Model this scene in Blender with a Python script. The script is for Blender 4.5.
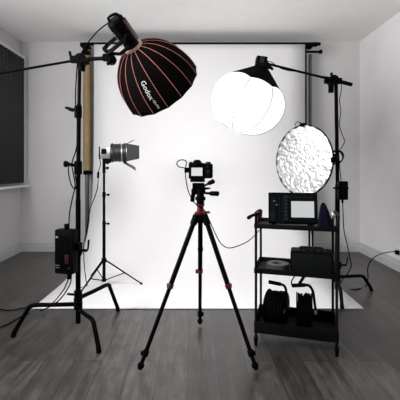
import bpy, bmesh, math, random
from mathutils import Vector, Matrix, Quaternion
random.seed(7)
PI = math.pi
V = Vector
scene = bpy.context.scene
COL = scene.collection
for o in list(bpy.data.objects):
    bpy.data.objects.remove(o)

# ------------------------------------------------------------------ camera
CAM_Z = 1.15; F = 370.0; CX = 192.0; CY = 168.0
cam_data = bpy.data.cameras.new('camera')
cam_data.sensor_width = 36; cam_data.lens = 36 * F / 400
cam_data.shift_x = 0.02; cam_data.shift_y = -0.08
cam_data.clip_start = 0.05
view_camera = bpy.data.objects.new('view_camera', cam_data)
COL.objects.link(view_camera)
view_camera.location = (0, 0, CAM_Z)
view_camera.rotation_euler = (PI / 2, 0, 0)
scene.camera = view_camera

# ------------------------------------------------------------------ world, light, exposure
world = bpy.data.worlds.new('world'); scene.world = world
world.use_nodes = True
world.node_tree.nodes['Background'].inputs[0].default_value = (0.9, 0.93, 1, 1)
world.node_tree.nodes['Background'].inputs[1].default_value = 0.3
scene.view_settings.view_transform = 'Standard'
scene.view_settings.look = 'None'
scene.view_settings.gamma = 1
scene.view_settings.exposure = 0.85
LANTERN_POWER = 0.7
SOFTBOX_POWER = 18.5

def area(name, loc, target, size, size_y, power, color=(1, 1, 1)):
    l = bpy.data.lights.new(name, 'AREA'); l.shape = 'RECTANGLE'
    l.size = size; l.size_y = size_y; l.energy = power; l.color = color
    o = bpy.data.objects.new(name, l); COL.objects.link(o)
    o.location = loc
    o.rotation_euler = (V(target) - V(loc)).to_track_quat('-Z', 'Y').to_euler()
    return o
# added fill lamp out of view, aimed up to brighten ceiling and right wall
area('ceiling_fill', (-2.28, 1.5, 2.0), (1.3, 2.5, 2.95), 1.7, 1.1, 100)

# ------------------------------------------------------------------ materials
def mat(name, color, rough=0.5, metal=0.0, spec=0.5, emit=None, strength=0.0, noise=0.0, nscale=30.0, bump=0.0, bscale=200.0, sheen=0.0):
    m = bpy.data.materials.new(name); m.use_nodes = True
    nt = m.node_tree; b = nt.nodes['Principled BSDF']
    b.inputs['Base Color'].default_value = (*color, 1)
    b.inputs['Roughness'].default_value = rough
    b.inputs['Metallic'].default_value = metal
    b.inputs['Specular IOR Level'].default_value = spec
    if sheen: b.inputs['Sheen Weight'].default_value = sheen
    if emit:
        b.inputs['Emission Color'].default_value = (*emit, 1)
        b.inputs['Emission Strength'].default_value = strength
    tc = nt.nodes.new('ShaderNodeTexCoord')
    if noise:
        n = nt.nodes.new('ShaderNodeTexNoise'); n.inputs['Scale'].default_value = nscale
        n.inputs['Detail'].default_value = 4
        nt.links.new(tc.outputs['Object'], n.inputs['Vector'])
        r = nt.nodes.new('ShaderNodeValToRGB')
        r.color_ramp.elements[0].position = 0.3; r.color_ramp.elements[1].position = 0.7
        r.color_ramp.elements[0].color = (*[max(0, c * (1 - noise)) for c in color], 1)
        r.color_ramp.elements[1].color = (*[min(1, c * (1 + noise)) for c in color], 1)
        nt.links.new(n.outputs['Fac'], r.inputs['Fac'])
        nt.links.new(r.outputs['Color'], b.inputs['Base Color'])
    if bump:
        n2 = nt.nodes.new('ShaderNodeTexNoise'); n2.inputs['Scale'].default_value = bscale
        nt.links.new(tc.outputs['Object'], n2.inputs['Vector'])
        bp = nt.nodes.new('ShaderNodeBump'); bp.inputs['Strength'].default_value = bump
        bp.inputs['Distance'].default_value = 0.01
        nt.links.new(n2.outputs['Fac'], bp.inputs['Height'])
        nt.links.new(bp.outputs['Normal'], b.inputs['Normal'])
    return m

M = {}
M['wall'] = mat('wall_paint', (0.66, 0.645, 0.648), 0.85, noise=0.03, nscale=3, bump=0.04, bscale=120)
M['wall_lit'] = mat('wall_paint_lit', (0.82, 0.81, 0.81), 0.85, noise=0.03, nscale=3, bump=0.04, bscale=120)  # wall paint made lighter, light falling on the right wall put into its colour
M['wall_dark'] = mat('wall_low_bounce', (0.10, 0.10, 0.10), 0.9, noise=0.05, nscale=3)  # for the unseen front wall, darkened to keep bounced light off the equipment
M['ceiling'] = mat('ceiling_paint', (0.86, 0.86, 0.85), 0.9, noise=0.02, nscale=4)
M['skirting'] = mat('skirting_gloss', (0.55, 0.55, 0.555), 0.4, noise=0.03, nscale=8)
M['skirting_dark'] = mat('skirting_groove', (0.22, 0.22, 0.225), 0.5, noise=0.03, nscale=8)
M['white_trim'] = mat('white_trim', (0.75, 0.75, 0.76), 0.4, noise=0.02)
M['paper'] = mat('seamless_paper', (0.70, 0.69, 0.70), 0.8, noise=0.012, nscale=2)
M['black_metal'] = mat('black_metal', (0.0022, 0.0022, 0.0025), 0.45, 0.0, noise=0.2, nscale=40, spec=0.03)
M['black_gloss'] = mat('black_gloss', (0.002, 0.002, 0.0023), 0.3, 0.0, spec=0.03)
M['black_plastic'] = mat('black_plastic', (0.0025, 0.0025, 0.0028), 0.55, noise=0.2, nscale=60, spec=0.03)
M['rubber'] = mat('rubber', (0.002, 0.002, 0.002), 0.75, noise=0.2, nscale=60, spec=0.03)
M['cart'] = mat('cart_black_steel', (0.0015, 0.0015, 0.0018), 0.65, noise=0.2, nscale=30, spec=0.15)
M['black_fabric'] = mat('black_fabric', (0.003, 0.0018, 0.002), 0.8, noise=0.25, nscale=60, spec=0.03)
M['inner_silver'] = mat('silver_lining', (0.8, 0.8, 0.8), 0.4, 0.6, noise=0.05)
M['piping'] = mat('red_piping', (0.55, 0.19, 0.16), 0.6, noise=0.1, nscale=50)
M['ring_orange'] = mat('speed_ring_copper', (0.62, 0.40, 0.32), 0.4, 0.3, noise=0.1)
M['red'] = mat('anodised_red', (0.12, 0.004, 0.010), 0.35, 0.4, noise=0.1)
M['dark_red'] = mat('dark_red_panel', (0.035, 0.002, 0.004), 0.4, 0.2, noise=0.1)
M['print'] = mat('white_print', (0.62, 0.62, 0.64), 0.6, noise=0.03)
M['steel'] = mat('brushed_steel', (0.45, 0.45, 0.46), 0.3, 0.8, noise=0.08, nscale=80)
M['grey_metal'] = mat('grey_metal', (0.16, 0.16, 0.165), 0.35, 0.6, noise=0.1)
M['grey_plastic'] = mat('grey_plastic', (0.12, 0.12, 0.125), 0.5, noise=0.1)
M['mid_grey'] = mat('mid_grey_coating', (0.012, 0.012, 0.013), 0.4, 0.0, spec=0.3, noise=0.1)
M['charcoal'] = mat('charcoal_grille', (0.007, 0.0078, 0.0078), 0.6, spec=0.1, noise=0.3, nscale=150)
M['kraft'] = mat('kraft_cardboard', (0.30, 0.205, 0.105), 0.75, noise=0.12, nscale=12)
M['blind'] = mat('blind_fabric', (0.022, 0.023, 0.024), 0.8, noise=0.15, nscale=50)
M['navy'] = mat('navy_fabric', (0.003, 0.003, 0.012), 0.6, spec=0.05, noise=0.2, nscale=50)
M['lantern'] = mat('lantern_fabric', (0.55, 0.55, 0.55), 0.8, emit=(1, 0.99, 0.985), strength=LANTERN_POWER)
M['lantern_seam'] = mat('lantern_seam', (0.36, 0.36, 0.36), 0.8)
M['diffuser'] = mat('softbox_diffuser', (0.9, 0.9, 0.9), 0.8, emit=(1, 0.99, 0.98), strength=SOFTBOX_POWER)
M['screen_white'] = mat('screen_white', (0.02, 0.02, 0.02), 0.3, emit=(0.80, 0.81, 0.82), strength=0.5)
M['screen_pale'] = mat('screen_pale', (0.02, 0.02, 0.02), 0.3, emit=(0.62, 0.64, 0.64), strength=0.5)
M['screen_dark'] = mat('screen_dark', (0.002, 0.0025, 0.003), 0.3, spec=0.1, emit=(0.004, 0.005, 0.006), strength=0.3)
M['screen_ui'] = mat('screen_interface', (0.01, 0.01, 0.01), 0.3, spec=0.1, emit=(0.05, 0.055, 0.06), strength=0.18)
M['screen_ui_bright'] = mat('screen_interface_bright', (0.02, 0.02, 0.02), 0.3, emit=(0.40, 0.42, 0.45), strength=0.35)
M['glass'] = mat('glass', (0.6, 0.65, 0.7), 0.05, 0.0)
M['lens_glass'] = mat('lens_glass', (0.02, 0.02, 0.03), 0.05, 0.0)
M['tape'] = mat('grey_tape', (0.06, 0.06, 0.062), 0.55, noise=0.1)

def floor_material():
    m = bpy.data.materials.new('dark_laminate'); m.use_nodes = True
    nt = m.node_tree; b = nt.nodes['Principled BSDF']; L = nt.links.new
    tc = nt.nodes.new('ShaderNodeTexCoord')
    mp = nt.nodes.new('ShaderNodeMapping'); mp.inputs['Rotation'].default_value = (0, 0, PI / 2)
    L(tc.outputs['Object'], mp.inputs['Vector'])
    br = nt.nodes.new('ShaderNodeTexBrick')
    br.inputs['Color1'].default_value = (0.021, 0.0185, 0.016, 1)
    br.inputs['Color2'].default_value = (0.060, 0.055, 0.050, 1)
    br.inputs['Mortar'].default_value = (0.008, 0.008, 0.008, 1)
    br.inputs['Scale'].default_value = 1
    br.inputs['Mortar Size'].default_value = 0.003
    br.inputs['Brick Width'].default_value = 1.25
    br.inputs['Row Height'].default_value = 0.17
    br.offset = 0.37
    L(mp.outputs[0], br.inputs['Vector'])
    mp2 = nt.nodes.new('ShaderNodeMapping'); mp2.inputs['Scale'].default_value = (22, 1.5, 1)
    L(tc.outputs['Object'], mp2.inputs['Vector'])
    n = nt.nodes.new('ShaderNodeTexNoise'); n.inputs['Scale'].default_value = 1.6
    n.inputs['Detail'].default_value = 8; n.inputs['Roughness'].default_value = 0.6; n.inputs['Distortion'].default_value = 0.8
    L(mp2.outputs[0], n.inputs['Vector'])
    r = nt.nodes.new('ShaderNodeValToRGB')
    r.color_ramp.elements[0].position = 0.36; r.color_ramp.elements[0].color = (0.55, 0.55, 0.55, 1)
    r.color_ramp.elements[1].position = 0.66; r.color_ramp.elements[1].color = (1.55, 1.55, 1.55, 1)
    L(n.outputs['Fac'], r.inputs['Fac'])
    mx = nt.nodes.new('ShaderNodeMix'); mx.data_type = 'RGBA'; mx.blend_type = 'MULTIPLY'
    mx.inputs[0].default_value = 1
    L(br.outputs['Color'], mx.inputs[6]); L(r.outputs['Color'], mx.inputs[7])
    n3 = nt.nodes.new('ShaderNodeTexNoise'); n3.inputs['Scale'].default_value = 9; n3.inputs['Detail'].default_value = 6; n3.inputs['Roughness'].default_value = 0.7
    mp3 = nt.nodes.new('ShaderNodeMapping'); mp3.inputs['Scale'].default_value = (1.6, 0.6, 1)
    L(tc.outputs['Object'], mp3.inputs['Vector']); L(mp3.outputs[0], n3.inputs['Vector'])
    r3 = nt.nodes.new('ShaderNodeValToRGB')
    r3.color_ramp.elements[0].position = 0.35; r3.color_ramp.elements[0].color = (0.5, 0.5, 0.5, 1)
    r3.color_ramp.elements[1].position = 0.65; r3.color_ramp.elements[1].color = (1.3, 1.3, 1.3, 1)
    L(n3.outputs['Fac'], r3.inputs['Fac'])
    mx3 = nt.nodes.new('ShaderNodeMix'); mx3.data_type = 'RGBA'; mx3.blend_type = 'MULTIPLY'; mx3.inputs[0].default_value = 1
    L(mx.outputs[2], mx3.inputs[6]); L(r3.outputs['Color'], mx3.inputs[7])
    L(mx3.outputs[2], b.inputs['Base Color'])
    rr = nt.nodes.new('ShaderNodeMapRange')
    rr.inputs['To Min'].default_value = 0.27; rr.inputs['To Max'].default_value = 0.48
    L(n.outputs['Fac'], rr.inputs['Value']); L(rr.outputs[0], b.inputs['Roughness'])
    b.inputs['Specular IOR Level'].default_value = 0.85
    bp = nt.nodes.new('ShaderNodeBump'); bp.inputs['Strength'].default_value = 0.12; bp.inputs['Distance'].default_value = 0.004
    L(n.outputs['Fac'], bp.inputs['Height']); L(bp.outputs['Normal'], b.inputs['Normal'])
    return m
M['floor'] = floor_material()

def crinkle_material():
    m = bpy.data.materials.new('crinkled_silver'); m.use_nodes = True
    nt = m.node_tree; b = nt.nodes['Principled BSDF']; L = nt.links.new
    b.inputs['Base Color'].default_value = (0.78, 0.78, 0.79, 1)
    b.inputs['Metallic'].default_value = 0.8
    b.inputs['Roughness'].default_value = 0.3
    tc = nt.nodes.new('ShaderNodeTexCoord')
    v = nt.nodes.new('ShaderNodeTexVoronoi'); v.inputs['Scale'].default_value = 34
    n = nt.nodes.new('ShaderNodeTexNoise'); n.inputs['Scale'].default_value = 26; n.inputs['Distortion'].default_value = 1.2
    n.inputs['Detail'].default_value = 5
    L(tc.outputs['Object'], v.inputs['Vector']); L(tc.outputs['Object'], n.inputs['Vector'])
    ad = nt.nodes.new('ShaderNodeMath'); ad.operation = 'ADD'
    L(v.outputs['Distance'], ad.inputs[0]); L(n.outputs['Fac'], ad.inputs[1])
    bp = nt.nodes.new('ShaderNodeBump'); bp.inputs['Strength'].default_value = 0.45; bp.inputs['Distance'].default_value = 0.012
    L(ad.outputs[0], bp.inputs['Height']); L(bp.outputs['Normal'], b.inputs['Normal'])
    return m
M['crinkle'] = crinkle_material()

# ------------------------------------------------------------------ helpers
def at(px, py, Y):
    """point seen at (px, py) whose distance from the camera plane is Y"""
    return V(((px - CX) / F * Y, Y, CAM_Z - (py - CY) / F * Y))

def frame(axis):
    a = V(axis).normalized()
    ref = V((0, 0, 1)) if abs(a.z) < 0.95 else V((0, 1, 0))
    u = a.cross(ref).normalized(); w = u.cross(a).normalized()
    return a, u, w

def box(bm, c, s, rot=None, bev=0.0):
    g = bmesh.new()
    bmesh.ops.create_cube(g, size=1)
    bmesh.ops.scale(g, vec=V(s), verts=g.verts)
    if bev: bmesh.ops.bevel(g, geom=list(g.edges), offset=bev, segments=2, affect='EDGES', profile=0.6)
    R = rot.to_4x4() if rot else Matrix.Identity(4)
    bmesh.ops.transform(g, matrix=Matrix.Translation(V(c)) @ R, verts=g.verts)
    merge(bm, g)

def merge(bm, g):
    me = bpy.data.meshes.new('tmp'); g.to_mesh(me); g.free(); bm.from_mesh(me); bpy.data.meshes.remove(me)

def tube(bm, pts, r, n=12, caps=True, closed=False):
    pts = [V(p) for p in pts]
    N = len(pts)
    rs = list(r) if isinstance(r, (list, tuple)) else [r] * N
    tang = []
    for i in range(N):
        if closed: t = pts[(i + 1) % N] - pts[i - 1]
        elif i == 0: t = pts[1] - pts[0]
        elif i == N - 1: t = pts[-1] - pts[-2]
        else: t = (pts[i + 1] - pts[i]).normalized() + (pts[i] - pts[i - 1]).normalized()
        tang.append(t.normalized())
    a, u, w = frame(tang[0])
    rings = []
    for i in range(N):
        if i:
            q = tang[i - 1].rotation_difference(tang[i]); u = q @ u
        u = (u - tang[i] * u.dot(tang[i])).normalized()
        w = tang[i].cross(u)
        rings.append([bm.verts.new(pts[i] + (u * math.cos(2 * PI * k / n) + w * math.sin(2 * PI * k / n)) * rs[i]) for k in range(n)])
    for i in range(N if closed else N - 1):
        A = rings[i]; B = rings[(i + 1) % N]
        for k in range(n):
            bm.faces.new((A[k], A[(k + 1) % n], B[(k + 1) % n], B[k]))
    if caps and not closed:
        bm.faces.new(list(reversed(rings[0]))); bm.faces.new(rings[-1])

def lathe(bm, o, axis, prof, n=32, cap0=True, cap1=True, phase=0.0):
    """prof: (distance along the axis, radius)"""
    a, u, w = frame(axis); o = V(o)
    rings = []
    for t, r in prof:
        r = max(r, 1e-4)
        rings.append([bm.verts.new(o + a * t + (u * math.cos(2 * PI * k / n + phase) + w * math.sin(2 * PI * k / n + phase)) * r) for k in range(n)])
    for i in range(len(rings) - 1):
        for k in range(n):
            bm.faces.new((rings[i][k], rings[i][(k + 1) % n], rings[i + 1][(k + 1) % n], rings[i + 1][k]))
    if cap0: bm.faces.new(list(reversed(rings[0])))
    if cap1: bm.faces.new(rings[-1])

def cyl(bm, a, b, r, n=20, bev=0.0):
    a = V(a); b = V(b); L = (b - a).length
    p = [(0, r - bev), (bev, r), (L - bev, r), (L, r - bev)] if bev else [(0, r), (L, r)]
    lathe(bm, a, b - a, p, n)

def ring(bm, c, axis, R, r, n=40, m=10, sx=1.0):
    a, u, w = frame(axis)
    tube(bm, [V(c) + u * math.cos(2 * PI * i / n) * R * sx + w * math.sin(2 * PI * i / n) * R for i in range(n)], r, m, closed=True)

def smooth_path(pts, k=8):
    pts = [V(p) for p in pts]; out = []
    P = [pts[0] * 2 - pts[1]] + pts + [pts[-1] * 2 - pts[-2]]
    for i in range(1, len(P) - 2):
        for j in range(k):
            t = j / k
            out.append(0.5 * ((2 * P[i]) + (P[i + 1] - P[i - 1]) * t + (2 * P[i - 1] - 5 * P[i] + 4 * P[i + 1] - P[i + 2]) * t * t
                              + (3 * P[i] - P[i - 1] - 3 * P[i + 1] + P[i + 2]) * t ** 3))
    out.append(pts[-1])
    return out

def root_of(o):
    while o.parent: o = o.parent
    return o

def obj(name, bm, m, parent=None, label=None, smooth=True, ang=40):
    bmesh.ops.recalc_face_normals(bm, faces=bm.faces)
    if parent:
        bmesh.ops.translate(bm, vec=-root_of(parent).location, verts=bm.verts)
        o_loc = V((0, 0, 0))
    else:
        xs = [v.co for v in bm.verts]
        lo = V((min(c.x for c in xs), min(c.y for c in xs), min(c.z for c in xs)))
        hi = V((max(c.x for c in xs), max(c.y for c in xs), max(c.z for c in xs)))
        o_loc = V(((lo.x + hi.x) / 2, (lo.y + hi.y) / 2, lo.z))
        bmesh.ops.translate(bm, vec=-o_loc, verts=bm.verts)
    if smooth:
        for f in bm.faces: f.smooth = True
        for e in bm.edges:
            if len(e.link_faces) == 2 and e.calc_face_angle(0) > math.radians(ang): e.smooth = False
    me = bpy.data.meshes.new(name); bm.to_mesh(me); bm.free()
    mm = M[m] if isinstance(m, str) else m
    me.materials.append(mm)
    o = bpy.data.objects.new(name, me); COL.objects.link(o)
    o.location = o_loc
    if parent: o.parent = parent
    if label: o['label'] = label
    return o

def thing(name, loc, label, cat, group=None):
    o = bpy.data.objects.new(name, None); COL.objects.link(o)
    o.location = V(loc); o.empty_display_size = 0.1
    o['label'] = label; o['category'] = cat
    if group: o['group'] = group
    return o

def tag(o, label, cat, group=None):
    o['label'] = label; o['category'] = cat
    if group: o['group'] = group
    return o

def struct(o):
    o['kind'] = 'structure'; return o

NB = bmesh.new

def cable(name, pts, r, label, mat_='rubber', k=8):
    bm = NB(); tube(bm, smooth_path(pts, k), r, 8)
    return tag(obj(name, bm, mat_), label, 'cable')

# ------------------------------------------------------------------ room shell
XL, XR, YB, YF, H = -2.36, 2.31, 5.096, -1.6, 2.89
def slab(name, c, s, m):
    bm = NB(); box(bm, c, s); return struct(obj(name, bm, m, smooth=False))
slab('floor', ((XL + XR) / 2, (YB + YF) / 2, -0.05), (XR - XL + 0.4, YB - YF + 0.4, 0.1), 'floor')
slab('ceiling', ((XL + XR) / 2, (YB + YF) / 2, H + 0.05), (XR - XL + 0.4, YB - YF + 0.4, 0.1), 'ceiling')
slab('wall_back', ((XL + XR) / 2, YB + 0.1, H / 2), (XR - XL + 0.4, 0.2, H), 'wall')
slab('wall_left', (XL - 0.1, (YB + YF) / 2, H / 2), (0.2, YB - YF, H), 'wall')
slab('wall_right', (XR + 0.1, (YB + YF) / 2, H / 2), (0.2, YB - YF, H), 'wall_lit')
slab('wall_front', ((XL + XR) / 2, YF - 0.1, H / 2), (XR - XL + 0.4, 0.2, H), 'wall_dark')

def skirting(name, p0, p1, nrm):
    p0 = V(p0); p1 = V(p1); nrm = V(nrm)
    prof = [(0, 0), (0.020, 0), (0.020, 0.085), (0.013, 0.092), (0.013, 0.118), (0.008, 0.13), (0, 0.133)]
    bm = NB()
    A = [bm.verts.new(p0 + nrm * d + V((0, 0, z))) for d, z in prof]
    B = [bm.verts.new(p1 + nrm * d + V((0, 0, z))) for d, z in prof]
    for i in range(len(prof) - 1): bm.faces.new((A[i], A[i + 1], B[i + 1], B[i]))
    bm.faces.new(A); bm.faces.new(list(reversed(B)))
    o = struct(obj(name, bm, 'skirting', smooth=False))
    return o
skirting('baseboard_back', (XL + 0.02, YB, 0), (XR - 0.02, YB, 0), (0, -1, 0))
skirting('baseboard_left', (XL, YF, 0), (XL, YB, 0), (1, 0, 0))
skirting('baseboard_right', (XR, YF, 0), (XR, YB, 0), (-1, 0, 0))

# window behind the blind on the left wall
w1 = bpy.data.objects.new('window_1', None); COL.objects.link(w1); w1.location = (XL, 4.0, 0.95); struct(w1)
bm = NB()
for z in (0.97, 2.60): box(bm, (XL + 0.02, 3.9, z), (0.04, 2.1, 0.06))
for y in (2.88, 3.9, 4.92): box(bm, (XL + 0.02, y, 1.785), (0.04, 0.06, 1.69))
obj('window_frame', bm, 'white_trim', w1, smooth=False)
bm = NB(); box(bm, (XL + 0.008, 3.9, 1.785), (0.01, 2.0, 1.6)); obj('glass_pane', bm, 'glass', w1, smooth=False)
bm = NB(); box(bm, (XL + 0.0855, 3.9, 0.913), (0.169, 2.2, 0.028), bev=0.006); obj('window_sill', bm, 'white_trim', w1, smooth=False)

t = thing('vertical_blind', (XL + 0.09, 3.9, 0.935), 'closed dark grey vertical blind hanging over the window in the left wall', 'blind')
bm = NB(); box(bm, (XL + 0.095, 3.9, 2.625), (0.05, 2.16, 0.03), bev=0.004); obj('head_rail', bm, 'white_trim', t, 'white head rail')
bm = NB()
for k in range(24):
    y0 = 2.86 + k * 0.088
    n = 5
    top = []; bot = []
    for j in range(n + 1):
        s = j / n
        x = XL + 0.078 + 0.034 * math.sin(s * PI) * 0.6 + 0.02 * s
        top.append(bm.verts.new((x, y0 + s * 0.094, 2.608))); bot.append(bm.verts.new((x, y0 + s * 0.094, 0.955)))
    for j in range(n): bm.faces.new((bot[j], bot[j + 1], top[j + 1], top[j]))
so = obj('blind_slats', bm, 'blind', t)
md = so.modifiers.new('thick', 'SOLIDIFY'); md.thickness = 0.002
bm = NB(); box(bm, (XL + 0.095, 4.985, 1.78), (0.035, 0.012, 1.66)); obj('side_channel', bm, 'white_trim', t, 'white side channel')

# ------------------------------------------------------------------ backdrop
HW = 1.353
def cxp(y): return 0.047 + 0.049 * (y - 3.0) / 1.745
prof = smooth_path([V((0, 4.745, 2.735)), V((0, 4.745, 2.2)), V((0, 4.735, 1.5)), V((0, 4.69, 0.95)), V((0, 4.56, 0.5)), V((0, 4.33, 0.2)),
                    V((0, 4.02, 0.05)), V((0, 3.7, 0.008)), V((0, 3.35, 0.004)), V((0, 3.015, 0.004))], 6)
bm = NB(); rows = []
for p in prof:
    rows.append([bm.verts.new((cxp(p.y) - HW + 2 * HW * i / 12, p.y, p.z)) for i in range(13)])
for i in range(len(rows) - 1):
    for j in range(12): bm.faces.new((rows[i][j], rows[i][j + 1], rows[i + 1][j + 1], rows[i + 1][j]))
bp_ = obj('paper_backdrop', bm, 'paper')
md = bp_.modifiers.new('thick', 'SOLIDIFY'); md.thickness = 0.0015
tag(bp_, 'wide sheet of white seamless paper hanging down the back wall and sweeping onto the floor', 'backdrop')

t = thing('backdrop_support', (1.52, 4.86, 0), 'black crossbar on upright posts carrying the white paper backdrop', 'backdrop stand')
bm = NB(); cyl(bm, (-1.39, 4.79, 2.755), (1.66, 4.79, 2.755), 0.022, 16); obj('crossbar', bm, 'black_metal', t)
bm = NB(); cyl(bm, (1.475, 4.82, 0.02), (1.475, 4.82, 2.72), 0.018); obj('post', bm, 'black_metal', t)
bm = NB(); cyl(bm, (1.575, 4.93, 0.02), (1.575, 4.93, 2.66), 0.022); obj('post', bm, 'grey_metal', t, 'grey metal outer post')
bm = NB()
box(bm, (1.525, 4.87, 2.745), (0.10, 0.10, 0.05), bev=0.008)
cyl(bm, (1.47, 4.84, 2.67), (1.68, 4.84, 2.67), 0.015); cyl(bm, (1.665, 4.84, 2.67), (1.70, 4.84, 2.67), 0.027, bev=0.004)
cyl(bm, (1.57, 4.82, 2.76), (1.63, 4.82, 2.76), 0.03, bev=0.004)
obj('post_clamp', bm, 'black_metal', t)
for px, r in ((-1.40, 0.028),):
    bm = NB(); cyl(bm, (px, 4.945, 0.02), (px, 4.945, 2.73), r); obj('post', bm, 'grey_metal', t)
    bm = NB(); box(bm, (px, 4.88, 2.75), (0.10, 0.20, 0.05), bev=0.008)
    cyl(bm, (px - 0.04, 4.86, 2.66), (px + 0.06, 4.86, 2.66), 0.024, bev=0.004); box(bm, (px, 4.86, 2.71), (0.05, 0.03, 0.12), None, 0.005); obj('post_clamp', bm, 'black_metal', t)
bm = NB(); cyl(bm, (-1.40, 4.945, 1.06), (-1.40, 4.945, 1.118), 0.052, bev=0.006); cyl(bm, (-1.36, 4.91, 1.09), (-1.33, 4.88, 1.09), 0.022, bev=0.003); obj('post_joint', bm, 'black_metal', t)
for px, yy in ((1.52, 4.875), (-1.40, 4.945)):
    bm = NB(); box(bm, (px, yy, 0.015), (0.22, 0.3, 0.03), bev=0.01); obj('foot_plate', bm, 'black_metal', t)

bm = NB()
a = V((-1.402, 4.95, 1.12)); b = V((-1.395, 4.93, 2.72))
L = (b - a).length
lathe(bm, a, b - a, [(0, 0.053), (L, 0.053), (L, 0.045), (0.0, 0.045)], 32, False, False)
ends = obj('cardboard_tube', bm, 'kraft')
tag(ends, 'tan cardboard tube sleeved over the upper left post of the backdrop support', 'tube')

# ------------------------------------------------------------------ stands
def c_stand_base(t, c, feet, hub_z, top_z, offs, rise):
    """turtle base with three bent legs, column of sections"""
    for i, f in enumerate(feet):
        f = V(f); d = (f - V((c[0], c[1], 0))); L = d.length; d.normalize()
        hz = hub_z + offs[i]
        p0 = V((c[0], c[1], hz)) + d * 0.02
        kn = V((c[0], c[1], hz)) + d * (L * 0.74); kn.z = hz + rise
        ft = V((f.x, f.y, 0.018))
        pts = [p0, p0.lerp(kn, 0.5), kn - d * 0.035, kn + d * 0.004 + V((0, 0, -0.010)), kn.lerp(ft, 0.18), ft]
        bm = NB(); tube(bm, smooth_path(pts, 5), 0.0148, 12)
        o = obj('leg', bm, 'black_metal', t)
        e = (ft - kn).normalized()
        bm = NB(); cyl(bm, ft - e * 0.02, V((ft.x, ft.y, 0.0)) + e * 0.0 + V((0, 0, 0.001)), 0.016, 14); obj('foot_cap', bm, 'rubber', o)
    bm = NB()
    for i in range(3):
        cyl(bm, (c[0], c[1], hub_z - 0.045 + 0.028 * i), (c[0], c[1], hub_z - 0.019 + 0.028 * i), 0.030, bev=0.003)
    cyl(bm, (c[0] - 0.02, c[1], hub_z + 0.055), (c[0] - 0.075, c[1], hub_z + 0.06), 0.008)
    cyl(bm, (c[0], c[1], hub_z + 0.04), (c[0], c[1], hub_z + 0.085), 0.028, bev=0.003)
    obj('base_collar', bm, 'black_metal', t)

# ---- left C-stand
c = (-0.797, 2.59)
t = thing('c_stand', (c[0], c[1], 0), 'heavy black C-stand in the left foreground whose boom carries the big black softbox', 'light stand')
c_stand_base(t, c, [(-1.218, 2.518, 0), (-0.578, 2.300, 0), (-0.595, 2.975, 0)], 0.208, 1.9, (-0.01, -0.045, 0.03), 0.01)
bm = NB(); cyl(bm, (c[0], c[1], 0.065), (c[0], c[1], 0.93), 0.0175); obj('column', bm, 'black_metal', t)
bm = NB(); cyl(bm, (c[0], c[1], 0.92), (c[0] + 0.006, c[1], 1.60), 0.0150); obj('riser', bm, 'black_metal', t)
bm = NB(); cyl(bm, (c[0] + 0.006, c[1], 1.59), (c[0] + 0.012, c[1], 1.93), 0.0125); obj('riser', bm, 'black_metal', t)
def lock(z, side, cx=c[0], cy=c[1], r=0.027, n='section_lock', par=None):
    bm = NB(); cyl(bm, (cx, cy, z - 0.03), (cx, cy, z + 0.03), r, bev=0.004)
    cyl(bm, (cx, cy, z), (cx + side * 0.06, cy - 0.01, z), 0.010)
    tube(bm, [(cx + side * 0.06, cy - 0.01, z - 0.006), (cx + side * 0.072, cy - 0.012, z + 0.01), (cx + side * 0.078, cy - 0.012, z + 0.075)], 0.0065)
    obj(n, bm, 'black_metal', par)
lock(0.575, 1, par=t, r=0.03)
bm = NB(); z = 1.545
cyl(bm, (c[0], c[1], z - 0.045), (c[0], c[1], z + 0.04), 0.026, bev=0.004)
cyl(bm, (c[0], c[1], z + 0.01), (c[0] - 0.06, c[1] - 0.01, z + 0.012), 0.010)
tube(bm, [(c[0] - 0.03, c[1] - 0.012, z + 0.008), (c[0] - 0.075, c[1] - 0.012, z + 0.024), (c[0] - 0.088, c[1] - 0.012, z + 0.028)], [0.014, 0.010, 0.005])
obj('section_lock', bm, 'black_metal', t)
bm = NB(); z = 1.165
cyl(bm, (c[0], c[1], z - 0.06), (c[0], c[1], z + 0.035), 0.027, bev=0.004)
cyl(bm, (c[0], c[1], z), (c[0] - 0.075, c[1] - 0.01, z + 0.012), 0.012)
cyl(bm, (c[0] - 0.07, c[1] - 0.01, z + 0.012), (c[0] - 0.095, c[1] - 0.012, z + 0.014), 0.022, bev=0.004)
obj('section_lock', bm, 'black_metal', t)
# grip head + boom
G = at(80.5, 59.5, 2.55)
kn = at(111, 58, 2.50)
tail = at(-16, 75.5, 2.40)
bm = NB(); tube(bm, [tail, at(0, 73.3, 2.42), G, kn], 0.0085, 12); obj('boom_arm', bm, 'black_metal', t)
bm = NB(); tube(bm, [G, kn], 0.0135, 14); obj('boom_sleeve', bm, 'black_metal', t)
bm = NB()
cyl(bm, G + V((0, -0.025, 0)), G + V((0, 0.06, 0)), 0.040, bev=0.006)
cyl(bm, G + V((0, 0.03, -0.07)), G + V((0, 0.03, 0.0)), 0.024)
box(bm, G + V((-0.045, 0.0, 0.0)), (0.05, 0.045, 0.045), bev=0.006)
cyl(bm, G + V((-0.06, 0.0, -0.01)), G + V((-0.075, 0.0, 0.055)), 0.009)
cyl(bm, G + V((0.03, -0.02, -0.02)), G + V((0.065, -0.02, -0.02)), 0.022, bev=0.004)
obj('grip_head', bm, 'black_metal', t)
bm = NB()
cyl(bm, kn + V((-0.055, 0, 0.005)), kn + V((0.01, 0, -0.005)), 0.026, bev=0.004)
cyl(bm, kn + V((0.0, -0.03, -0.01)), kn + V((0.0, 0.03, -0.01)), 0.034, bev=0.005)
tube(bm, [kn + V((0.01, -0.03, -0.01)), kn + V((-0.005, -0.035, -0.045)), kn + V((-0.02, -0.035, -0.055))], 0.010)
obj('boom_knuckle', bm, 'black_metal', t)

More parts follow.
